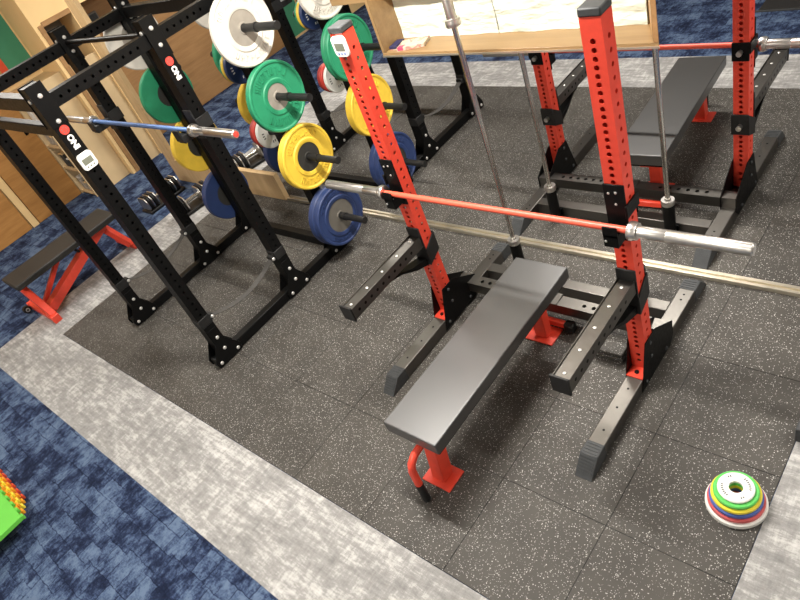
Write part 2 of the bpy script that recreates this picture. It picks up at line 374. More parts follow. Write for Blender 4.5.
# ------------------------------------------------------------------ bench press rack
PW = 0.078
def rack_cap(t, x, y, sgn):     # ridged foot end cap; the slope runs towards sgn*y
    mb = MB(); h = 0.084; w2 = 0.042
    pr = [(y, 0.0), (y, h), (y + sgn * 0.075, h), (y + sgn * 0.155, 0.0)]
    if sgn < 0: pr = pr[::-1]
    mb.prism(pr[::-1], 'x', x - w2, x + w2)
    c = mb.build('foot_cap', M_cap, t, 0.003)
    rb = MB()
    for k in range(4):
        yy = y + sgn * (0.014 + k * 0.016); rb.box(x - w2 + 0.008, x + w2 - 0.008, yy - 0.004, yy + 0.004, h - 0.001, h + 0.003)
    dl = math.hypot(0.08, h)
    for k in range(6):
        f = 0.10 + k * 0.125; yy = y + sgn * (0.075 + 0.08 * f); zz = h * (1 - f)
        ny_, nz_ = sgn * h / dl, 0.08 / dl; ty_, tz_ = sgn * 0.08 / dl, -h / dl
        p = Vector((x, yy + ny_ * 0.001, zz + nz_ * 0.001)); a = Vector((0, ty_, tz_)) * 0.0035; b_ = Vector((0, ny_, nz_)) * 0.003; u = Vector((w2 - 0.008, 0, 0))
        vs = [p - u - a - b_, p + u - a - b_, p + u + a - b_, p - u + a - b_, p - u - a + b_, p + u - a + b_, p + u + a + b_, p - u + a + b_]
        rb.add(vs, [(0, 3, 2, 1), (4, 5, 6, 7), (0, 1, 5, 4), (1, 2, 6, 5), (2, 3, 7, 6), (3, 0, 4, 7)])
    rb.build('ridges', M_cap, c, kind='stuff')
def bench_rack(name, label, loc, rz, zbar, zarm, hold=(-0.385, 0.385)):
    t = thing(name, label, 'rack', loc, rz)
    H = 0.603; y0, y1 = 0.057, 0.057 + PW; ztop = 1.81
    for s in (-1, 1):
        x = s * H; fx0, fx1 = x - 0.04, x + 0.04
        f = B(fx0, fx1, -0.42, 0.645, 0.002, 0.08).build('foot', M_blacks, t, 0.004, 2)
        hb = MB()
        for yy in (-0.34, -0.20, -0.08, 0.56, 0.60): hb.cyl((x, yy, 0.079), (x, yy, 0.0806), 0.006, 10)
        hb.build('foot_hole', M_black, f, kind='stuff')
        rack_cap(t, x, -0.415, -1); rack_cap(t, x, 0.64, 1)
        # upright: perforated on every side
        u = MB(); a, b = x - PW / 2, x + PW / 2; L = ztop - 0.09; z0 = 0.09
        hf = [0.05, 0.09] + [0.15 + 0.031 * k for k in range(int((L - 0.18) / 0.031))]
        hs = [0.09 + 0.05 * k for k in range(int((L - 0.12) / 0.05))]
        u.perf((a, y0, z0), (1, 0, 0), (0, 0, 1), (0, -1, 0), PW, L, hf, 0.0105)
        u.perf((b, y1, z0), (-1, 0, 0), (0, 0, 1), (0, 1, 0), PW, L, hf, 0.0105)
        u.perf((b, y0, z0), (0, 1, 0), (0, 0, 1), (1, 0, 0), PW, L, hs, 0.0095)
        u.perf((a, y1, z0), (0, -1, 0), (0, 0, 1), (-1, 0, 0), PW, L, hs, 0.0095)
        up = u.build('upright', M_red, t)
        cp = MB().box(a - 0.003, b + 0.003, y0 - 0.003, y1 + 0.003, ztop, ztop + 0.03)
        cp.build('upright_cap', M_cap, t, 0.006, 2)
        bp_ = MB().box(x - 0.04, x + 0.04, -0.01, 0.06, 0.08, 0.09).build('base_plate', M_red, t, 0.002)
        MB().cyl((x, 0.02, 0.09), (x, 0.02, 0.098), 0.011, 6).build('bolt', M_black, bp_)
        # side gussets between foot, upright and front crossbeam
        for q in (-1, 1):
            gx = x + q * 0.0415
            gp = MB().prism([(-0.03, 0.012), (0.30, 0.012), (0.345, 0.06), (0.345, 0.15), (0.16, 0.275), (0.052, 0.275)], 'x', gx - 0.003 if q < 0 else gx - 0.001, gx + 0.001 if q < 0 else gx + 0.003)
            gg = gp.build('gusset', M_black, t, 0.001)
            bolts([(gx + q * 0.003, 0.097, 0.24), (gx + q * 0.003, 0.097, 0.15), (gx + q * 0.003, 0.02, 0.045), (gx + q * 0.003, 0.25, 0.045)], (q, 0, 0), gg, M_cap, 0.010, 0.007)
        # J cup
        j = MB().box(a - 0.004, b + 0.004, y0 - 0.010, y0 - 0.001, zbar - 0.10, zbar + 0.17)
        j.box(a + 0.008, b - 0.008, y0 - 0.085, y0 - 0.008, zbar - 0.035 - 0.045, zbar - 0.018)
        j.box(a + 0.008, b - 0.008, y0 - 0.085, y0 - 0.077, zbar - 0.03, zbar + 0.02)
        oq = s
        j.box((b + 0.002) if oq > 0 else (a - 0.012), (b + 0.012) if oq > 0 else (a - 0.002), y0 - 0.02, y1 + 0.01, zbar + 0.02, zbar + 0.08)
        j.box(a - 0.004, b + 0.004, y1 + 0.001, y1 + 0.009, zbar - 0.02, zbar + 0.08)
        jc = j.build('j_cup', M_black, t, 0.002)
        bolts([(x - 0.022, y0 - 0.010, zbar + 0.13), (x + 0.008, y0 - 0.010, zbar + 0.135), (x + 0.004, y0 - 0.010, zbar + 0.08), (x - 0.02, y0 - 0.085, zbar - 0.05)], (0, -1, 0), jc, M_bolt, 0.0055, 0.003)
        MB().cyl((x, y1 + 0.008, zbar + 0.03), (x, y1 + 0.035, zbar + 0.03), 0.014, 12).build('pin', M_steel, jc)
        # safety arm: channel with side lips, tip plate, clamp and curved brace
        ar = MB().box(x - 0.034, x + 0.034, -0.545, y0 - 0.006, zarm - 0.066, zarm - 0.006)
        ar.box(x - 0.038, x - 0.034, -0.545, y0 - 0.006, zarm - 0.07, zarm + 0.002).box(x + 0.034, x + 0.038, -0.545, y0 - 0.006, zarm - 0.07, zarm + 0.002)
        arm = ar.build('safety_arm', M_blacks, t, 0.0012)
        MB().box(x - 0.042, x + 0.042, -0.556, -0.545, zarm - 0.078, zarm + 0.016).build('end_plate', M_plastic, arm, 0.002)
        bolts([(x, yy, zarm - 0.006) for yy in (-0.51, -0.38, -0.25, -0.12, 0.0)], (0, 0, 1), arm, M_bolt, 0.0075, 0.004)
        bl = MB()
        for yy in [-0.5 + 0.05 * k for k in range(10)]:
            for q in (-1, 1): bl.cyl((x + q * 0.0379, yy, zarm - 0.035), (x + q * 0.0384, yy, zarm - 0.035), 0.009, 10)
        bl.build('side_hole', M_black, arm, kind='stuff')
        br = MB()
        ptsb = [(y0 - 0.012, zarm - 0.20), (-0.05, zarm - 0.165), (-0.16, zarm - 0.10), (-0.27, zarm - 0.068), (-0.19, zarm - 0.068), (-0.08, zarm - 0.125), (y0 - 0.012, zarm - 0.155)]
        br.prism(ptsb, 'x', x - 0.03, x + 0.03); br.build('brace', M_black, arm, 0.001)
        cl = MB().box(a - 0.005, b + 0.005, y0 - 0.012, y0 - 0.002, zarm - 0.2, zarm + 0.055)
        for q in (-1, 1):
            xx = (b + 0.001) if q > 0 else (a - 0.009)
            cl.prism([(y0 - 0.012, zarm - 0.20), (y1 + 0.012, zarm - 0.155), (y1 + 0.012, zarm - 0.03), (y0 - 0.012, zarm - 0.10)], 'x', xx, xx + 0.008)
        cl.box(a - 0.005, b + 0.005, y1 + 0.002, y1 + 0.012, zarm - 0.155, zarm - 0.03)
        clp = cl.build('clamp', M_plastic, arm, 0.002)
        MB().cyl((x, y1 + 0.01, zarm - 0.10), (x, y1 + 0.04, zarm - 0.10), 0.015, 12).build('pin', M_steel, arm)
        # bar holder tube
        hx = hold[0] if s < 0 else hold[1]
        ho = MB().lathe([(0.004, 0.0275), (0.004, 0.034), (0.242, 0.034), (0.242, 0.0275)], 'z', (hx, 0.575, 0), 20).box(hx - 0.035, hx + 0.035, 0.53, 0.545, 0.03, 0.07).build('bar_holder', M_black, t)
    # crossbeams
    cb = MB()
    hx = [0.18 + 0.06 * k for k in range(14)]
    Lb = 2 * (H + 0.038)
    cb.perf((-H - 0.038, 0.262, 0.148), (0, 1, 0), (1, 0, 0), (0, 0, 1), 0.075, Lb, [0.17 + 0.055 * k for k in range(6)] + [Lb - 0.17 - 0.055 * k for k in range(6)], 0.012, 0.004, 0.05)
    x0, x1 = -H - 0.038, H + 0.038
    cb.add([(x0, .262, .0805), (x1, .262, .0805), (x1, .262, .148), (x0, .262, .148)], [(0, 1, 2, 3)])
    cb.add([(x0, .337, .0805), (x1, .337, .0805), (x1, .337, .148), (x0, .337, .148)], [(3, 2, 1, 0)])
    cb.add([(x0, .262, .0805), (x1, .262, .0805), (x1, .337, .0805), (x0, .337, .0805)], [(3, 2, 1, 0)])
    cb.build('crossbeam', M_blacks, t)
    c2 = B(-H + 0.039, H - 0.039, 0.462, 0.532, 0.004, 0.08).build('crossbeam', M_blacks, t, 0.004, 2)
    pl = B(-0.05, 0.05, 0.255, 0.345, 0.148, 0.155).build('centre_plate', M_blacks, t, 0.002)
    MB().cyl((0.0, 0.30, 0.155), (0.0, 0.30, 0.165), 0.014, 6).build('bolt', M_black, pl)
    return t
RX = -0.017
rackF = bench_rack('bench_press_rack', 'red bench press rack with a white timer on its upright', (RX, 0, 0), 0, 0.994, 0.676)
rackB = bench_rack('bench_press_rack', 'red bench press rack without a timer', (-0.052, 1.69, 0), PI, 0.90, 0.60, (-0.360, 0.400))

# ------------------------------------------------------------------ benches
def flat_bench(name, label, loc, rz, yl=0.47):
    t = thing(name, label, 'bench', loc, rz)
    B(-0.155, 0.155, -0.6, 0.6, 0.362, 0.43).build('pad', M_pad, t, 0.006, 3)
    B(-0.145, 0.145, -0.59, 0.59, 0.347, 0.363).build('pad_board', M_black, t)
    B(-0.03, 0.03, -0.52, 0.52, 0.29, 0.347).build('spine', M_red, t, 0.004)
    for s in (-1, 1):
        L = MB().obox((0.0, s * 0.535, 0.008), (0.0, s * 0.49, 0.32), 0.075, 0.075, (0, 1, 0)) if s < 0 else MB().obox((0.0, yl, 0.008), (0.0, yl, 0.32), 0.075, 0.06, (0, 1, 0))
        lg = L.build('leg', M_red, t, 0.004)
        yy = s * 0.535 if s < 0 else yl
        B(-0.085, 0.085, yy - 0.065, yy + 0.065, 0.0, 0.009).build('base_plate', M_red, lg, 0.002)
    B(-0.10, 0.10, 0.53, 0.56, 0.02, 0.06).build('rear_bar', M_red, t, 0.004)
    for s in (-1, 1): B(s * 0.10, s * 0.155, 0.52, 0.57, 0.005, 0.062).build('rubber_foot', M_plastic, t, 0.006)
    h = MB().tube([(0.015, -0.5, 0.322), (0.015, -0.58, 0.322), (0.015, -0.63, 0.316), (0.015, -0.665, 0.292), (0.015, -0.68, 0.255), (0.015, -0.682, 0.15)], 0.019, 12)
    hd = h.build('lift_handle', M_red, t)
    MB().cyl((0.015, -0.682, 0.152), (0.015, -0.683, 0.02), 0.0205, 14).build('grip', M_plastic, hd)
    return t
flat_bench('flat_bench', 'black padded flat bench in the red rack with the timer', (RX, -0.314, 0), 0)
flat_bench('flat_bench', 'black padded flat bench in the red rack without a timer', (0.03, 1.90, 0), PI + 0.055, 0.34)

# ------------------------------------------------------------------ barbells
def barbell(name, label, shaft_m, end_m, loc, rot=(0, 0, 0), shaft_r=0.0142, low=None):
    t = thing(name, label, 'barbell', loc); t.rotation_euler = rot
    MB().cyl((-0.67, 0, 0), (0.67, 0, 0), shaft_r, 16).build('shaft', shaft_m, t)
    for s in (-1, 1):
        MB().lathe([(s * 0.655, 0.018), (s * 0.655, 0.036), (s * 0.662, 0.0385), (s * 0.678, 0.0385), (s * 0.685, 0.035), (s * 0.690, 0.035), (s * 0.690, 0.018)], 'x', (0, 0, 0), 24).build('collar', M_steel, t)
        E = 1.10 if (low is None or s < 0) else 0.69 + low
        MB().lathe([(s * 0.69, 0.0), (s * 0.69, 0.025), (s * 0.80, 0.025), (s * 0.801, 0.0245), (s * 0.803, 0.0245), (s * 0.804, 0.025), (s * (E - 0.004), 0.025), (s * E, 0.022), (s * E, 0.0)], 'x', (0, 0, 0), 24, False).build('sleeve', M_steel, t)
        MB().lathe([(s * (E - 0.0005), 0.0), (s * (E - 0.0005), 0.017), (s * (E + 0.002), 0.0165), (s * (E + 0.003), 0.0)], 'x', (0, 0, 0), 18, False).build('end_cap', end_m, t)
    return t
barbell('barbell', 'barbell with a red shaft on the red rack with the timer', M_redbar, M_steel, (0, 0, 0.994))
barbell('barbell', 'barbell with a red shaft on the red rack without a timer', M_redbar, M_steel, (-0.055, 1.69, 0.90))
barbell('barbell', 'barbell with a blue shaft on the black rack with the timer', M_bluebar, M_pred, (-2.512, -0.19, 1.412))
barbell('barbell', 'barbell with a blue shaft on the black rack without a timer', M_bluebar, M_pred, (-2.56, 1.79, 1.412))
V = (0, PI / 2, 0)
for x, y, zc, lab in ((RX - 0.385, 0.575, 0.245, 'bare steel barbell standing upright in the holder behind the padded front bench'),
                      (-0.052 - 0.400, 1.115, 0.245, 'bare steel barbell standing upright under the middle of the wooden shelf'),
                      (-0.052 + 0.360, 1.115, 0.245, 'bare steel barbell standing upright at the right end of the wooden shelf')):
    barbell('barbell', lab, M_chrome, M_steel, (x, y, zc + 0.69), V, low=0.235)

# ------------------------------------------------------------------ black power racks
PP = 0.084; HX = 0.584; YA, YS = -0.712, 0.492; ZT = 2.02
PEGZ = (0.340, 0.83, 1.277, 1.724); PEGZ2 = (0.30, 0.78, 1.226, 1.672)
def post(t, x, y, logo=False, name='post'):
    h = PP / 2; mb = MB()
    hs = [0.42 + 0.05 * k for k in range(28)]
    for q in (-1, 1):
        if q > 0: mb.perf((x + h, y - h, 0.003), (0, 1, 0), (0, 0, 1), (1, 0, 0), PP, ZT - 0.003, hs, 0.008)
        else: mb.perf((x - h, y + h, 0.003), (0, -1, 0), (0, 0, 1), (-1, 0, 0), PP, ZT - 0.003, hs, 0.008)
    mb.add([(x - h, y - h, 0.003), (x + h, y - h, 0.003), (x + h, y - h, ZT), (x - h, y - h, ZT)], [(0, 1, 2, 3)])
    mb.add([(x - h, y + h, 0.003), (x + h, y + h, 0.003), (x + h, y + h, ZT), (x - h, y + h, ZT)], [(3, 2, 1, 0)])
    mb.add([(x - h, y - h, ZT), (x + h, y - h, ZT), (x + h, y + h, ZT), (x - h, y + h, ZT)], [(0, 1, 2, 3)])
    p = mb.build(name, M_black, t)
    for q in (-1, 1): B(x + q * h, x + q * (h + 0.005), y - 0.047, y + 0.047, 1.80, ZT + 0.005).build('top_bracket', M_black, p, 0.001)
    top = []
    for q in (-1, 1): top += [((x + q * (h + 0.005), y, z), q) for z in (1.965, 1.87 if y > -0.3 else 1.825)]
    for q in (-1, 1): bolts([a for a, b in top if b == q], (q, 0, 0), p)
    bolts([(x, y - h, 1.955)], (0, -1, 0), p)
    if logo:
        d = MB().cyl((x + h, y, 1.775), (x + h + 0.0025, y, 1.775), 0.025, 28).build('red_disc', M_pred, p)
        mk = MB()
        for k in range(5):
            a = k * 2 * PI / 5 + 0.3; mk.cyl((x + h + 0.0024, y + 0.014 * math.cos(a), 1.775 + 0.014 * math.sin(a)), (x + h + 0.0032, y + 0.014 * math.cos(a), 1.775 + 0.014 * math.sin(a)), 0.0035, 8)
        mk.build('disc_mark', M_ink, d, kind='stuff')
        m4 = Matrix(((0, 0, 1, x + h + 0.001), (0, 1, 0, y), (-1, 0, 0, 1.704), (0, 0, 0, 1)))
        text_mesh('ONI', 0.043, M_swhite, 'logo_letters', p, m4, 0.001, 0.0022)
    return p
def gusset(t, x, y):
    for q in (-1, 1):
        gx = x + q * PP / 2
        mb = MB().prism([(y - 0.105, 0.012), (y + 0.105, 0.012), (y + 0.112, 0.060), (y + 0.037, 0.185), (y + 0.037, 0.29), (y - 0.037, 0.29), (y - 0.037, 0.185), (y - 0.112, 0.06)], 'x', gx, gx + q * 0.006)
        gg = mb.build('gusset', M_black, t, 0.001)
        bolts([(gx + q * 0.006, y, 0.215), (gx + q * 0.006, y, 0.115), (gx + q * 0.006, y + 0.076, 0.04), (gx + q * 0.006, y - 0.076, 0.04)], (q, 0, 0), gg)
def power_rack(label, loc, rz, logo):
    t = thing('power_rack', label, 'rack', loc, rz)
    h = PP / 2
    for s in (-1, 1):
        x = s * HX
        for y, lg in ((YA, True), (0.0, True), (YS, False)):
            post(t, x, y, logo and lg and s > 0)
            gusset(t, x, y)
        B(x - 0.03, x + 0.03, YA - 0.10, YS + 0.12, 0.004, 0.075).build('base_beam', M_black, t, 0.003)
        tb = MB()
        for ya, yb in ((YA + h, -h), (h, YS - h)):
            L = yb - ya
            hs = [0.05 + 0.05 * k for k in range(int((L - 0.06) / 0.05))]
            tb.perf((x + 0.03, ya, 1.875), (0, 0, 1), (0, 1, 0), (1, 0, 0), 0.075, L, hs, 0.009)
            tb.perf((x - 0.03, ya, 1.875), (0, 0, 1), (0, 1, 0), (-1, 0, 0), 0.075, L, hs, 0.009)
            tb.add([(x - .03, ya, 1.95), (x + .03, ya, 1.95), (x + .03, yb, 1.95), (x - .03, yb, 1.95)], [(0, 1, 2, 3)])
            tb.add([(x - .03, ya, 1.875), (x + .03, ya, 1.875), (x + .03, yb, 1.875), (x - .03, yb, 1.875)], [(3, 2, 1, 0)])
        tb.build('top_beam', M_black, t)
        # safety strap with sleeve brackets
        for yy, q in ((YA, 1), (0.0, -1)):
            bk = MB().box(x - 0.045, x + 0.045, yy - 0.046, yy + 0.046, 0.325, 0.395)
            bk.box(x - 0.03, x + 0.03, yy + q * 0.046, yy + q * 0.075, 0.33, 0.37)
            b_ = bk.build('strap_bracket', M_plastic, t, 0.003)
            bolts([(x + 0.03, yy + q * 0.062, 0.35)], (1, 0, 0), b_)
        st = []; n = 14; y0, y1 = YA + 0.06, -0.06
        for k in range(n + 1):
            f = k / n; st.append((y0 + (y1 - y0) * f, 0.352 - 0.075 * 4 * f * (1 - f)))
        mb = MB()
        vs = [(x - 0.024, y, z) for y, z in st] + [(x + 0.024, y, z) for y, z in st] + [(x - 0.024, y, z - 0.004) for y, z in st] + [(x + 0.024, y, z - 0.004) for y, z in st]
        m_ = n + 1; fs = []
        for k in range(n):
            fs += [(k, k + 1, m_ + k + 1, m_ + k), (2 * m_ + k, 3 * m_ + k, 3 * m_ + k + 1, 2 * m_ + k + 1), (k, 2 * m_ + k, 2 * m_ + k + 1, k + 1), (m_ + k, m_ + k + 1, 3 * m_ + k + 1, 3 * m_ + k)]
        mb.add(vs, fs); mb.build('safety_strap', M_strap, t)
        # J cups for the bar on the middle posts
        zb = 1.412; yj = -h
        j = MB().box(x - 0.042, x + 0.042, yj - 0.008, yj, zb - 0.11, zb + 0.08).box(x - 0.036, x + 0.036, yj - 0.13, yj - 0.006, zb - 0.035 - 0.03, zb - 0.017).box(x - 0.036, x + 0.036, yj - 0.14, yj - 0.128, zb - 0.05, zb + 0.022)
        j.box(x - 0.046, x - 0.038, yj - 0.005, h + 0.01, zb - 0.06, zb + 0.02).box(x + 0.038, x + 0.046, yj - 0.005, h + 0.01, zb - 0.06, zb + 0.02)
        jb = j.build('j_cup', M_plastic, t, 0.002)
        # storage pegs outside, short pegs inside
        for z in (PEGZ if rz == 0 else PEGZ2):
            xs = x + s * h
            pg = MB().cyl((xs, YS, z), (xs + s * 0.40, YS, z), 0.0235, 18).cyl((xs + s * 0.395, YS, z), (xs + s * 0.405, YS, z), 0.025, 18)
            p_ = pg.build('storage_peg', M_plastic, t)
            MB().lathe([(xs + s * 0.20, 0.0236), (xs + s * 0.20, 0.029), (xs + s * 0.215, 0.029), (xs + s * 0.215, 0.0236)], 'x', (0, YS, z), 18).build('stop_ring', M_plastic, p_)
        for z in (1.01, 1.49):
            xi = x - s * h
            MB().cyl((xi, YS, z), (xi - s * 0.26, YS, z), 0.0235, 16).build('short_peg', M_plastic, t)
    B(-HX + h, HX - h, YS - 0.03, YS + 0.03, 0.004, 0.075).build('rear_beam', M_black, t, 0.003)
    B(-HX + h, HX - h, YS - 0.03, YS + 0.03, 1.875, 1.95).build('top_crossbeam', M_black, t, 0.003)
    B(-HX + h, HX - h, YA - 0.03, YA + 0.03, 1.885, 1.96).build('top_crossbeam', M_black, t, 0.003)
    B(-HX + h, HX - h, YA - 0.025, YA + 0.025, 1.74, 1.80).build('lower_crossbeam', M_black, t, 0.003)
    MB().cyl((-HX + h, 0.0, 1.93), (HX - h, 0.0, 1.93), 0.016, 16).build('pull_up_bar', M_black, t)
    return t
R1 = (-1.954 - HX, -0.066, 0.0); R2 = (-1.954 - HX - 0.03, 1.663, 0.0)
power_rack('black power rack with the white timer and round red emblem on its posts', R1, 0, True)
power_rack('black power rack without timer or letters, half behind the wooden shelf', R2, PI, False)

# ------------------------------------------------------------------ weight plates
def plate(label, x, y, z, side, body, hub, thick, hubr=0.095, R_=0.2222, group=None, steel=False):
    t = thing('bumper_plate', label, 'weight plate', (x, y, z), 0 if side > 0 else PI, group)
    T = thick
    pr = [(0, hubr), (0, R_ - 0.006), (0.006, R_), (T - 0.006, R_), (T, R_ - 0.006), (T, R_ - 0.016), (T - 0.006, R_ - 0.023),
          (T - 0.006, hubr + 0.034), (T, hubr + 0.027), (T, hubr + 0.005), (T - 0.003, hubr)]
    b = MB().lathe(pr, 'x', (0, 0, 0), 56).build('rubber_disc', body, t)
    MB().lathe([(0.003, 0.026), (0.003, hubr + 0.001), (T - 0.006, hubr + 0.001), (T - 0.006, 0.036), (T - 0.001, 0.034), (T - 0.001, 0.026)], 'x', (0, 0, 0), 40).build('hub', hub, t)
    # raised letter-like blocks round the face
    em = MB(); rm = (R_ - 0.026 + hubr + 0.036) / 2; hh = (R_ - 0.026 - hubr - 0.036) * 0.30
    rng = random.Random(int(abs(x * 1000) + z * 997))
    for c0 in (PI / 2, -PI / 2):
        for k in range(-4, 5):
            a = c0 + k * 0.215; ca, sa = math.cos(a), math.sin(a)
            def blk(du, dv, wu, wv):
                vs = []
                for d in (T - 0.0065, T - 0.002):
                    for (e, f_) in ((-1, -1), (1, -1), (1, 1), (-1, 1)):
                        uu, vv = du + e * wu, rm + dv + f_ * wv
                        vs.append((d, vv * ca - uu * sa, vv * sa + uu * ca))
                em.add(vs, [(0, 3, 2, 1), (4, 5, 6, 7), (0, 1, 5, 4), (1, 2, 6, 5), (2, 3, 7, 6), (3, 0, 4, 7)])
            blk(-0.009, 0, 0.0028, hh); 
            if rng.random() < 0.7: blk(0.008, 0, 0.0028, hh)
            blk(0, rng.choice((-1, 0, 1)) * hh * 0.8, 0.009, 0.0028)
    em.build('raised_lettering', body, b, kind='stuff')
    return t
def store(rack, side, zi, items, where):
    (cx, cy, _), rz = rack
    z = (PEGZ if rz == 0 else PEGZ2)[zi]; y = cy + (YS if rz == 0 else -YS); x = cx + side * (HX + PP / 2) + ((0.055 if rz == 0 else 0.020) if side > 0 else -0.020)
    for it, (label, body, hub, T, hubr) in enumerate(items):
        plate(label, x, y, z - 0.0, side, body, hub, T, hubr)
        x += side * (T + 0.003)
A1, A2 = (R1, 0), (R2, PI)
near, far = 'of the black rack with the timer', 'of the black rack without a timer'
store(A1, 1, 3, [('white bumper plate on the bench-side peg ' + near, M_pwhite, M_hubgrey, 0.034, 0.103)], '')
store(A1, 1, 2, [('green bumper plate on the bench-side peg ' + near, M_pgreen, M_hubgrey, 0.045, 0.083)], '')
store(A1, 1, 1, [('yellow bumper plate on the bench-side peg ' + near, M_pyellow, M_hubdark, 0.062, 0.098)], '')
store(A1, 1, 0, [('inner blue bumper plate on the bench-side peg ' + near, M_pblue, M_hubolive, 0.052, 0.120),
                 ('outer blue bumper plate on the bench-side peg ' + near, M_pblue, M_hubolive, 0.052, 0.120)], '')
store(A1, -1, 3, [('white bumper plate on the wall-side peg ' + near, M_pwhite, M_hubgrey, 0.034, 0.103)], '')
store(A1, -1, 2, [('green bumper plate on the wall-side peg ' + near, M_pgreen, M_hubdark, 0.045, 0.092)], '')
store(A1, -1, 1, [('yellow bumper plate on the wall-side peg ' + near, M_pyellow, M_hubdark, 0.062, 0.098)], '')
store(A1, -1, 0, [('blue bumper plate on the wall-side peg ' + near, M_pblue, M_hubdark, 0.06, 0.105)], '')
store(A2, 1, 3, [('white bumper plate on the bench-side peg ' + far, M_pwhite, M_hubgrey, 0.034, 0.103)], '')
store(A2, 1, 2, [('inner green bumper plate on the bench-side peg ' + far, M_pgreen, M_hubdark, 0.036, 0.092),
                 ('outer green bumper plate on the bench-side peg ' + far, M_pgreen, M_hubdark, 0.036, 0.092)], '')
store(A2, 1, 1, [('yellow bumper plate on the bench-side peg ' + far, M_pyellow, M_hubdark, 0.07, 0.092)], '')
store(A2, 1, 0, [('inner blue bumper plate on the bench-side peg ' + far, M_pblue, M_hubdark, 0.052, 0.105),
                 ('outer blue bumper plate on the bench-side peg ' + far, M_pblue, M_hubdark, 0.052, 0.105)], '')
store(A2, -1, 3, [('white bumper plate on the wall-side peg ' + far, M_pwhite, M_hubgrey, 0.034, 0.103)], '')
store(A2, -1, 2, [('green bumper plate on the wall-side peg ' + far, M_pgreen, M_hubdark, 0.045, 0.092)], '')
store(A2, -1, 1, [('yellow bumper plate on the wall-side peg ' + far, M_pyellow, M_hubdark, 0.062, 0.098)], '')
store(A2, -1, 0, [('blue bumper plate on the wall-side peg ' + far, M_pblue, M_hubdark, 0.06, 0.105)], '')

def small_plate(label, x, y, z, side, body, T, R_, marks=None):
    t = thing('fractional_plate', label, 'weight plate', (x, y, z), 0 if side > 0 else PI)
    pr = [(0, 0.026), (0, R_ - 0.004), (0.004, R_), (T - 0.004, R_), (T, R_ - 0.004), (T, R_ - 0.012), (T - 0.002, R_ - 0.018), (T - 0.002, 0.045), (T, 0.040), (T, 0.026)]
    b = MB().lathe(pr, 'x', (0, 0, 0), 36).build('disc', body, t)
    if marks:
        em = MB()
        for c0 in (PI / 2, -PI / 2, 0, PI):
            for k in range(-1, 2):
                a = c0 + k * 0.25; ca, sa = math.cos(a), math.sin(a); r0 = R_ * 0.62; d = T - 0.0018
                vs = []
                for dd in (d - 0.001, d + 0.0006):
                    for e, f_ in ((-1, -1), (1, -1), (1, 1), (-1, 1)): vs.append((dd, (r0 + f_ * 0.008) * ca - e * 0.004 * sa, (r0 + f_ * 0.008) * sa + e * 0.004 * ca))
                em.add(vs, [(0, 3, 2, 1), (4, 5, 6, 7), (0, 1, 5, 4), (1, 2, 6, 5), (2, 3, 7, 6), (3, 0, 4, 7)])
        em.build('print', marks, b, kind='stuff')
    return t
for (rc, rz, who) in ((R1, 0, near), (R2, PI, far)):
    y = rc[1] + (YS if rz == 0 else -YS)
    xi = rc[0] + HX - PP / 2
    x = xi - 0.012
    small_plate('small white plate on the inner peg ' + who, xi - 0.12, y, 1.01, 1, M_swhite, 0.028, 0.114, M_ink)
    small_plate('small red plate on the inner peg ' + who, xi - 0.165, y, 1.01, 1, M_pred, 0.028, 0.112, M_swhite)
    small_plate('small dark red plate on the inner peg ' + who, xi - 0.20, y, 1.01, 1, M_dred, 0.028, 0.105, M_swhite)
    small_plate('small navy plate on the inner peg ' + who, xi - 0.09, y, 1.49, 1, M_pblue, 0.03, 0.112, M_swhite)
    small_plate('small yellow plate on the inner peg ' + who, xi - 0.125, y, 1.49, 1, M_pyellow, 0.026, 0.108, M_ink)
    small_plate('small green plate on the inner peg ' + who, xi - 0.155, y, 1.49, 1, M_pgreen, 0.024, 0.098, M_swhite)

# pile of change plates on the mat
z = 0.0; px, py = 1.172, -0.40
for (nm, R_, T, body, lab) in (('w', 0.114, 0.027, M_swhite, 'widest white change plate at the bottom of the small plate pile'),
                               ('r', 0.105, 0.022, M_sred, 'red change plate second from the bottom of the small plate pile'),
                               ('b', 0.098, 0.022, M_sblue, 'royal blue change plate in the middle of the small plate pile'),
                               ('y', 0.092, 0.020, M_syellow, 'yellow change plate between blue and green in the small plate pile'),
                               ('g', 0.083, 0.018, M_sgreen, 'bright green change plate under the topmost white one'),
                               ('t', 0.067, 0.014, M_swhite, 'smallest white change plate with grey print on top of the pile')):
    t = thing('change_plate', lab, 'weight plate', (px, py, z), 0.4)
    pr = [(0, 0.026), (0, R_ - 0.004), (0.004, R_), (T - 0.004, R_), (T, R_ - 0.004), (T, 0.028), (T - 0.001, 0.026)]
    d = MB().lathe(pr, 'z', (0, 0, 0), 48).build('disc', body, t)
    if nm in 't':
        em = MB(); r0 = 0.050 if nm == 't' else 0.073
        for c0, ks in ((0.3, range(-3, 4)), (0.3 + PI, range(-3, 4)), (0.3 + PI / 2, range(0, 2)), (0.3 - PI / 2, range(0, 2))):
            for k in ks:
                a = c0 + k * 0.17; ca, sa = math.cos(a), math.sin(a); vs = []
                for dd in (T - 0.0005, T + 0.0005):
                    for e, f_ in ((-1, -1), (1, -1), (1, 1), (-1, 1)): vs.append(((r0 + f_ * 0.0042) * ca - e * 0.0025 * sa, (r0 + f_ * 0.0042) * sa + e * 0.0025 * ca, dd))
                em.add(vs, [(0, 3, 2, 1), (4, 5, 6, 7), (0, 1, 5, 4), (1, 2, 6, 5), (2, 3, 7, 6), (3, 0, 4, 7)])
        em.build('print', M_ink if nm == 't' else M_swhite, d, kind='stuff')
    z += T

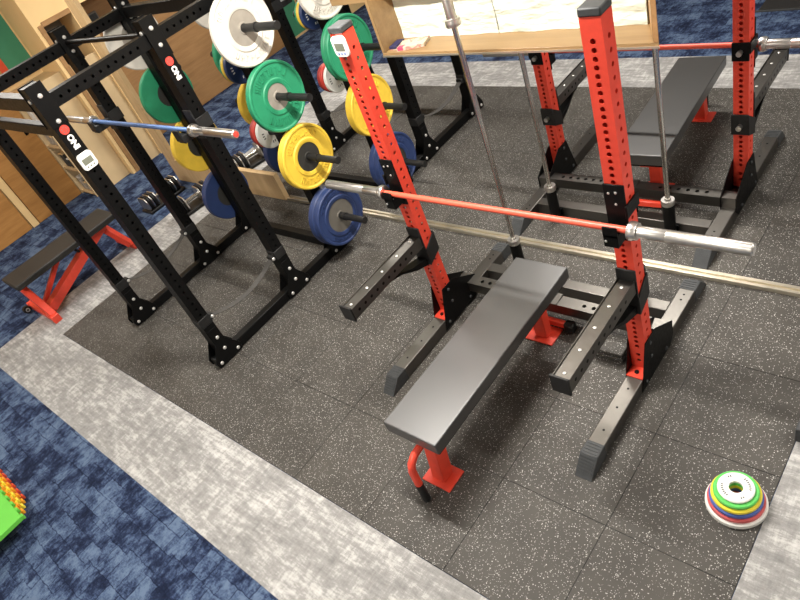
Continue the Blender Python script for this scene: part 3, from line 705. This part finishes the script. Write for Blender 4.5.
# ------------------------------------------------------------------ timers
def timer(label, loc, mw):
    t = thing('digital_timer', label, 'timer', loc); t.matrix_world = mw
    def rr(w_, h_, r):
        pts = []
        for cx, cy, a0 in ((w_ - r, h_ - r, 0), (-w_ + r, h_ - r, PI / 2), (-w_ + r, -h_ + r, PI), (w_ - r, -h_ + r, 1.5 * PI)):
            for k in range(6): a = a0 + k * PI / 10; pts.append((cx + r * math.cos(a), cy + r * math.sin(a)))
        return pts
    MB().prism(rr(0.043, 0.046, 0.02), 'z', 0.001, 0.015).build('case', M_swhite, t, 0.002, 2)
    MB().prism(rr(0.029, 0.017, 0.002), 'z', 0.0145, 0.0158).build('display', M_lcd, t)
    for k in (-1, 0, 1):
        b = MB().lathe([(0.015, 0.0), (0.015, 0.005), (0.0165, 0.0045), (0.0165, 0.0)], 'z', (k * 0.019, -0.030, 0), 14, False)
        b.build('button', M_lcd if loc[0] < -1 else M_sblue, t)
xa = R1[0] + HX + PP / 2
# on the black post: display axis along the post's width, tilted in line with the post
timer('white digital timer stuck on the black post below the ONI letters', (xa, R1[1] + YA, 1.59), Matrix(((0, 0, 1, xa), (1, 0, 0, R1[1] + YA), (0, 1, 0, 1.592), (0, 0, 0, 1))))
timer('white digital timer with blue buttons at the top of the red upright', (RX - 0.603, 0.057, 1.79), Matrix(((1, 0, 0, RX - 0.592), (0, 0, -1, 0.055), (0, 1, 0, 1.758), (0, 0, 0, 1))))

# ------------------------------------------------------------------ hanging shelf above the floor track
sh = thing('hanging_shelf', 'wooden open shelf unit lined with cream paper hanging above the floor track', 'shelf', (-0.29, 0.80, 1.374))
sx0, sx1 = -1.083 + 0.29, 0.509 + 0.29; y0, y1 = -0.085, 0.105
TOP = CEIL - 1.374
MB().prism([(sx0, y0), (sx1, y0), (sx1 - 0.095, y1), (sx0, y1)], 'z', 0.0, 0.024).build('shelf_board', M_shelf, sh, 0.002)
B(sx0 - 0.001, sx1 + 0.001, y0 - 0.004, y0, 0.0, 0.010).build('edge_strip', M_alu, sh)
B(sx0 + 0.02, sx1 - 0.115, y0 + 0.10, y1, 0.295, 0.319).build('shelf_board', M_birch, sh, 0.002)
B(sx0 + 0.02, sx1 - 0.115, y0 + 0.10, y1, 0.80, 0.824).build('shelf_board', M_birch, sh, 0.002)
B(sx0, sx0 + 0.024, y0, y1, 0.024, TOP).build('side_panel', M_shelf, sh, 0.002)
MB().prism([(sx1 - 0.024, y0), (sx1, y0), (sx1 - 0.095, y1), (sx1 - 0.119, y1)], 'z', 0.024, TOP).build('side_panel', M_brown, sh, 0.002)
B(sx0, sx1 - 0.1, y1, y1 + 0.012, 0.0, TOP).build('back_panel', M_shelf, sh)
B(sx0 - 0.30, sx0 + 0.005, y0 + 0.03, y1, 0.30, TOP).build('header_panel', M_shelf, sh, 0.002)
ym = y1 - 0.014
for xa_, xb_ in ((sx0 + 0.026, sx0 + 0.69), (sx0 + 0.693, sx1 - 0.122)):
    n = 26; vs = []; fs = []
    for k in range(n + 1):
        for j in range(6):
            f = k / n; vs.append((xa_ + (xb_ - xa_) * f, ym + 0.006 * math.sin(f * 19 + j * 1.3) * math.sin(j * 1.1 + f * 5), 0.025 + 0.268 * j / 5))
    for k in range(n):
        for j in range(5): a = k * 6 + j; fs.append((a, a + 6, a + 7, a + 1))
    nv = len(vs); vs += [(v[0], ym + 0.012, v[2]) for v in vs[:nv]]
    fs += [tuple(i + nv for i in f[::-1]) for f in fs]
    MB().add(vs, fs).build('paper_lining', M_fab, sh)
B(sx0 + 0.026, sx1 - 0.122, ym - 0.001, ym + 0.012, 0.32, 0.80).build('paper_lining', M_fab, sh)
bk = thing('booklet', 'pale printed booklet with a pink corner lying on the wooden shelf', 'book', (-0.905, 0.795, 1.3985), 0.3)
B(-0.085, 0.085, -0.05, 0.05, 0.0, 0.02).build('pages', M_book, bk, 0.001)
B(-0.080, -0.045, -0.0505, -0.02, 0.004, 0.0206).build('pink_corner', M_pink, bk)
nb = thing('notebook', 'dark navy notebook beside the printed booklet on the shelf', 'book', (-1.018, 0.785, 1.3985), 0.1)
B(-0.028, 0.018, -0.04, 0.05, 0.0, 0.006).build('pages', M_book, nb)
B(-0.03, 0.02, -0.042, 0.052, 0.006, 0.022).build('cover', M_navy, nb, 0.002)

# ------------------------------------------------------------------ low wooden partition frame
fr = thing('partition_frame', 'pale wooden L-shaped partition frame standing by the dumbbells', 'partition', (-4.0, 0.83, 0))
B(-0.90, 0.96, -0.015, 0.035, 0, 0.27).build('bottom_rail', M_birch, fr, 0.003)
B(-0.90, -0.735, -0.014, 0.034, 0.27, 2.98).build('stile', M_birch, fr, 0.003)

# ------------------------------------------------------------------ bookcase, banner, wall things
bc = thing('bookcase', 'cream bookcase with cluttered open shelves beside the orange sliding doors', 'bookcase', (-6.22, 0.55, 0))
bx0, bx1, by0, by1 = -0.20, 0.23, -0.255, 0.225; BH = 1.30
B(bx1 - 0.02, bx1, by0, by1, ZC, BH).build('side_panel', M_creamcab, bc, 0.002)
B(bx0, bx0 + 0.02, by0, by1, ZC, BH).build('side_panel', M_creamcab, bc, 0.002)
B(bx0 + 0.02, bx1 - 0.02, by1 - 0.015, by1, ZC, BH).build('back_panel', M_creamcab, bc)
for zz in (0.02, 0.34, 0.63, 0.93, BH - 0.02): B(bx0 + 0.02, bx1 - 0.02, by0 + 0.003, by1 - 0.015, zz, zz + 0.02).build('shelf_board', M_birch, bc, 0.002)
k = 0
for zz, what in ((0.04, ('brown paper file', M_clut)), (0.36, ('crumpled grey bag', M_strap)), (0.65, ('pale cardboard box', M_clut)), (0.95, ('white storage box', M_swhite))):
    for q, (xo, wd, hh) in enumerate(((-0.09, 0.10, 0.17), (0.08, 0.14, 0.12))):
        st = thing('storage_box', '%s on the %s shelf of the cream bookcase, %s' % (what[0], ('lowest', 'second', 'third', 'top')[k], ('beside the wall', 'beside the open side')[q]), 'box', (-6.205 + xo, 0.42, zz), 0.1 * q)
        B(-wd / 2, wd / 2, -0.09, 0.12, 0.0, hh).build('body', what[1], st, 0.01, 2)
        B(-wd / 2 - 0.003, wd / 2 + 0.003, -0.093, 0.123, hh - 0.012, hh + 0.008).build('lid', (M_cream if (q + k) % 2 else M_swhite), st, 0.004)
    k += 1
bn = thing('wall_banner', 'banner with green, red and orange upright stripes on the cream wall', 'banner', (XL, 0.4, 1.34))
for y0, y1, mm in ((0.08, 0.36, M_green), (0.0, 0.08, M_redb), (-0.4, 0.0, M_oran)):
    B(0.0, 0.012, y0, y1, 0.0, 1.2).build('stripe', M_orange if mm is M_oran else mm, bn)
gb = thing('green_board', 'dark green board with a wooden edge leaning on the brown panelling', 'board', (XL, 4.29, ZC))
B(0.0, 0.02, -0.15, 0.14, 0.03, 0.85).build('board', M_green, gb)
B(0.0, 0.026, -0.17, 0.16, 0.0, 0.03).build('wood_edge', M_birch, gb, 0.002)
B(0.0, 0.026, 0.14, 0.16, 0.03, 0.87).build('wood_edge', M_birch, gb, 0.002)
pc = thing('wall_box', 'small dark grey box fixed to the brown panelling', 'box', (XL, 1.62, 1.45))
B(0, 0.05, -0.06, 0.06, 0, 0.12).build('case', M_greyin, pc, 0.004); B(0.05, 0.054, -0.045, 0.045, 0.015, 0.105).build('cover', M_cap, pc, 0.002)

# ------------------------------------------------------------------ adjustable red bench on the carpet
ab = thing('adjustable_bench', 'dark padded bench on a red frame standing on the blue carpet', 'bench', (-4.40, -0.70, ZC))
B(-0.12, 0.23, -0.52, 0.19, 0.375, 0.43).build('seat_pad', M_padd, ab, 0.012, 3)
B(-0.12, 0.23, 0.2, 0.52, 0.375, 0.43).build('back_pad', M_padd, ab, 0.012, 3)
def red(name, p0, p1, w_, h_, par=ab): return MB().obox(p0, p1, w_, h_).build(name, M_red, par, 0.004)
red('near_leg', (-0.05, -0.46, 0.37), (0.28, -0.45, 0.05), 0.06, 0.06)
red('near_foot', (-0.25, -0.46, 0.035), (0.32, -0.46, 0.035), 0.06, 0.06)
red('main_beam', (0.16, -0.42, 0.07), (0.02, 0.40, 0.33), 0.09, 0.08)
red('support_strut', (0.03, -0.40, 0.09), (0.02, -0.05, 0.35), 0.035, 0.04)
red('far_leg', (0.0, 0.40, 0.33), (0.12, 0.50, 0.05), 0.06, 0.06)
red('far_foot', (-0.22, 0.52, 0.035), (0.17, 0.52, 0.035), 0.06, 0.06)
for x in (-0.24, 0.31): MB().box(x - 0.02, x + 0.03, -0.495, -0.425, 0.0, 0.072).build('foot_block', M_red, ab, 0.005)
MB().cyl((-0.2, -0.53, 0.05), (-0.16, -0.53, 0.05), 0.035, 18).build('wheel', M_plastic, ab)
MB().lathe([(0.0, 0.010), (0.0, 0.018), (0.008, 0.018), (0.008, 0.010)], 'x', (-0.16, -0.53, 0.05), 14).build('wheel_hub', M_bolt, ab)
bolts([(0.09 - 0.03 * k + 0.04, -0.25 + 0.15 * k, 0.13 + 0.048 * k) for k in range(4)], (1, 0, 0), ab, M_black, 0.012, 0.01)
MB().cyl((-0.05, 0.06, 0.36), (0.24, 0.06, 0.35), 0.012, 10).build('lever', M_black, ab)

# ------------------------------------------------------------------ dumbbells
def dumbbell(label, loc, rz, L=0.38):
    t = thing('adjustable_dumbbell', label, 'dumbbell', loc, rz); t.scale = (1.2, 1.15, 1.15)
    MB().cyl((0, -L / 2 + 0.09, 0.085), (0, L / 2 - 0.09, 0.085), 0.016, 14).build('handle', M_chrome, t)
    for s in (-1, 1):
        for k in range(5):
            yy = s * (L / 2 - 0.115 + k * 0.025)
            MB().prism([(-0.06, 0.03), (0.06, 0.03), (0.078, 0.06), (0.078, 0.12), (0.05, 0.15), (-0.05, 0.15), (-0.078, 0.12), (-0.078, 0.06)], 'y', yy - 0.006, yy + 0.006).build('weight_disc', M_steel if k % 2 == 0 else M_plastic, t, 0.002)
    B(-0.085, 0.085, -L / 2 - 0.01, L / 2 + 0.01, 0.0, 0.028).build('tray', M_plastic, t, 0.006)
    return t
dumbbell('steel and black dumbbell in a tray on the blue carpet before the frame', (-4.72, 0.48, ZC), 0)
dumbbell('steel and black dumbbell on the grey carpet border before the frame', (-4.13, 0.50, ZC + 0.003), -0.15)
dumbbell('steel and black dumbbell behind the pale wooden frame rail', (-4.05, 1.28, ZC + 0.003), -0.25)

# ------------------------------------------------------------------ odds and ends
rb = thing('rubber_block', 'black speckled rubber block on the mat under the red rack arm', 'block', (0.39, 0.155, 0))
B(-0.075, 0.075, -0.045, 0.05, 0.0, 0.03).build('lower_slab', M_rubber, rb, 0.003)
B(-0.073, 0.073, -0.042, 0.048, 0.03, 0.06).build('upper_slab', M_rubber, rb, 0.003)
zz = ZC
for k, (mm, nm, hh) in enumerate(((M_redb, 'red', 0.03), (M_oran, 'orange', 0.03), (M_syellow, 'yellow', 0.03), (M_oran, 'second orange', 0.03), (M_lime, 'lime green', 0.03))):
    t = thing('foam_sheet', '%s foam sheet in the pile on the blue carpet' % nm, 'foam sheet', (-2.31 - 0.085 * (4 - k), -2.46 + 0.012 * (4 - k), zz), 0.0)
    w2, h2 = 0.24, 0.19
    mb = MB().box(-w2, w2, -h2, h2, 0, hh)
    for q in range(6): mb.box(-w2 + 0.03 + q * 0.085, -w2 + 0.06 + q * 0.085, h2, h2 + 0.012, 0, hh)
    mb.build('sheet', mm, t, 0.002); zz += hh
bf = thing('rack_foot', 'black end of another rack foot at the mat edge by the plate pile', 'rack foot', (1.60, -0.02, 0))
B(-0.32, 0.3, 0.0, 0.08, 0.002, 0.08).build('tube', M_blacks, bf, 0.004)
B(-0.325, -0.26, -0.002, 0.082, 0.0, 0.083).build('end_cap', M_cap, bf, 0.004)
fm = thing('black_sheet', 'thin black sheet on the blue carpet beyond the far grey border', 'mat', (0.70, 4.55, ZC))  # flat black sheet added over part of the far carpet
B(-0.85, 0.9, -0.42, 0.5, 0.0, 0.012).build('sheet', M_plastic, fm, 0.003)
B(-0.87, 0.92, -0.44, -0.42, 0.0, 0.009).build('edge', M_cap, fm)
bpy.context.view_layer.update()
# repeats share a group phrase
GROUPS = {'bumper_plate': 'bumper plates on the rack pegs', 'fractional_plate': 'small plates on the inner rack pegs', 'change_plate': 'change plates in the pile on the mat',
          'barbell': 'barbells on and beside the racks', 'power_rack': 'black power racks', 'bench_press_rack': 'red bench press racks', 'flat_bench': 'black padded flat benches',
          'adjustable_dumbbell': 'dumbbells on the carpet', 'storage_box': 'boxes in the cream bookcase', 'foam_sheet': 'foam sheets in the pile', 'digital_timer': 'white digital timers'}
for o in scene.objects:
    base = o.name.split('.')[0]
    if o.parent is None and base in GROUPS: o['group'] = GROUPS[base]
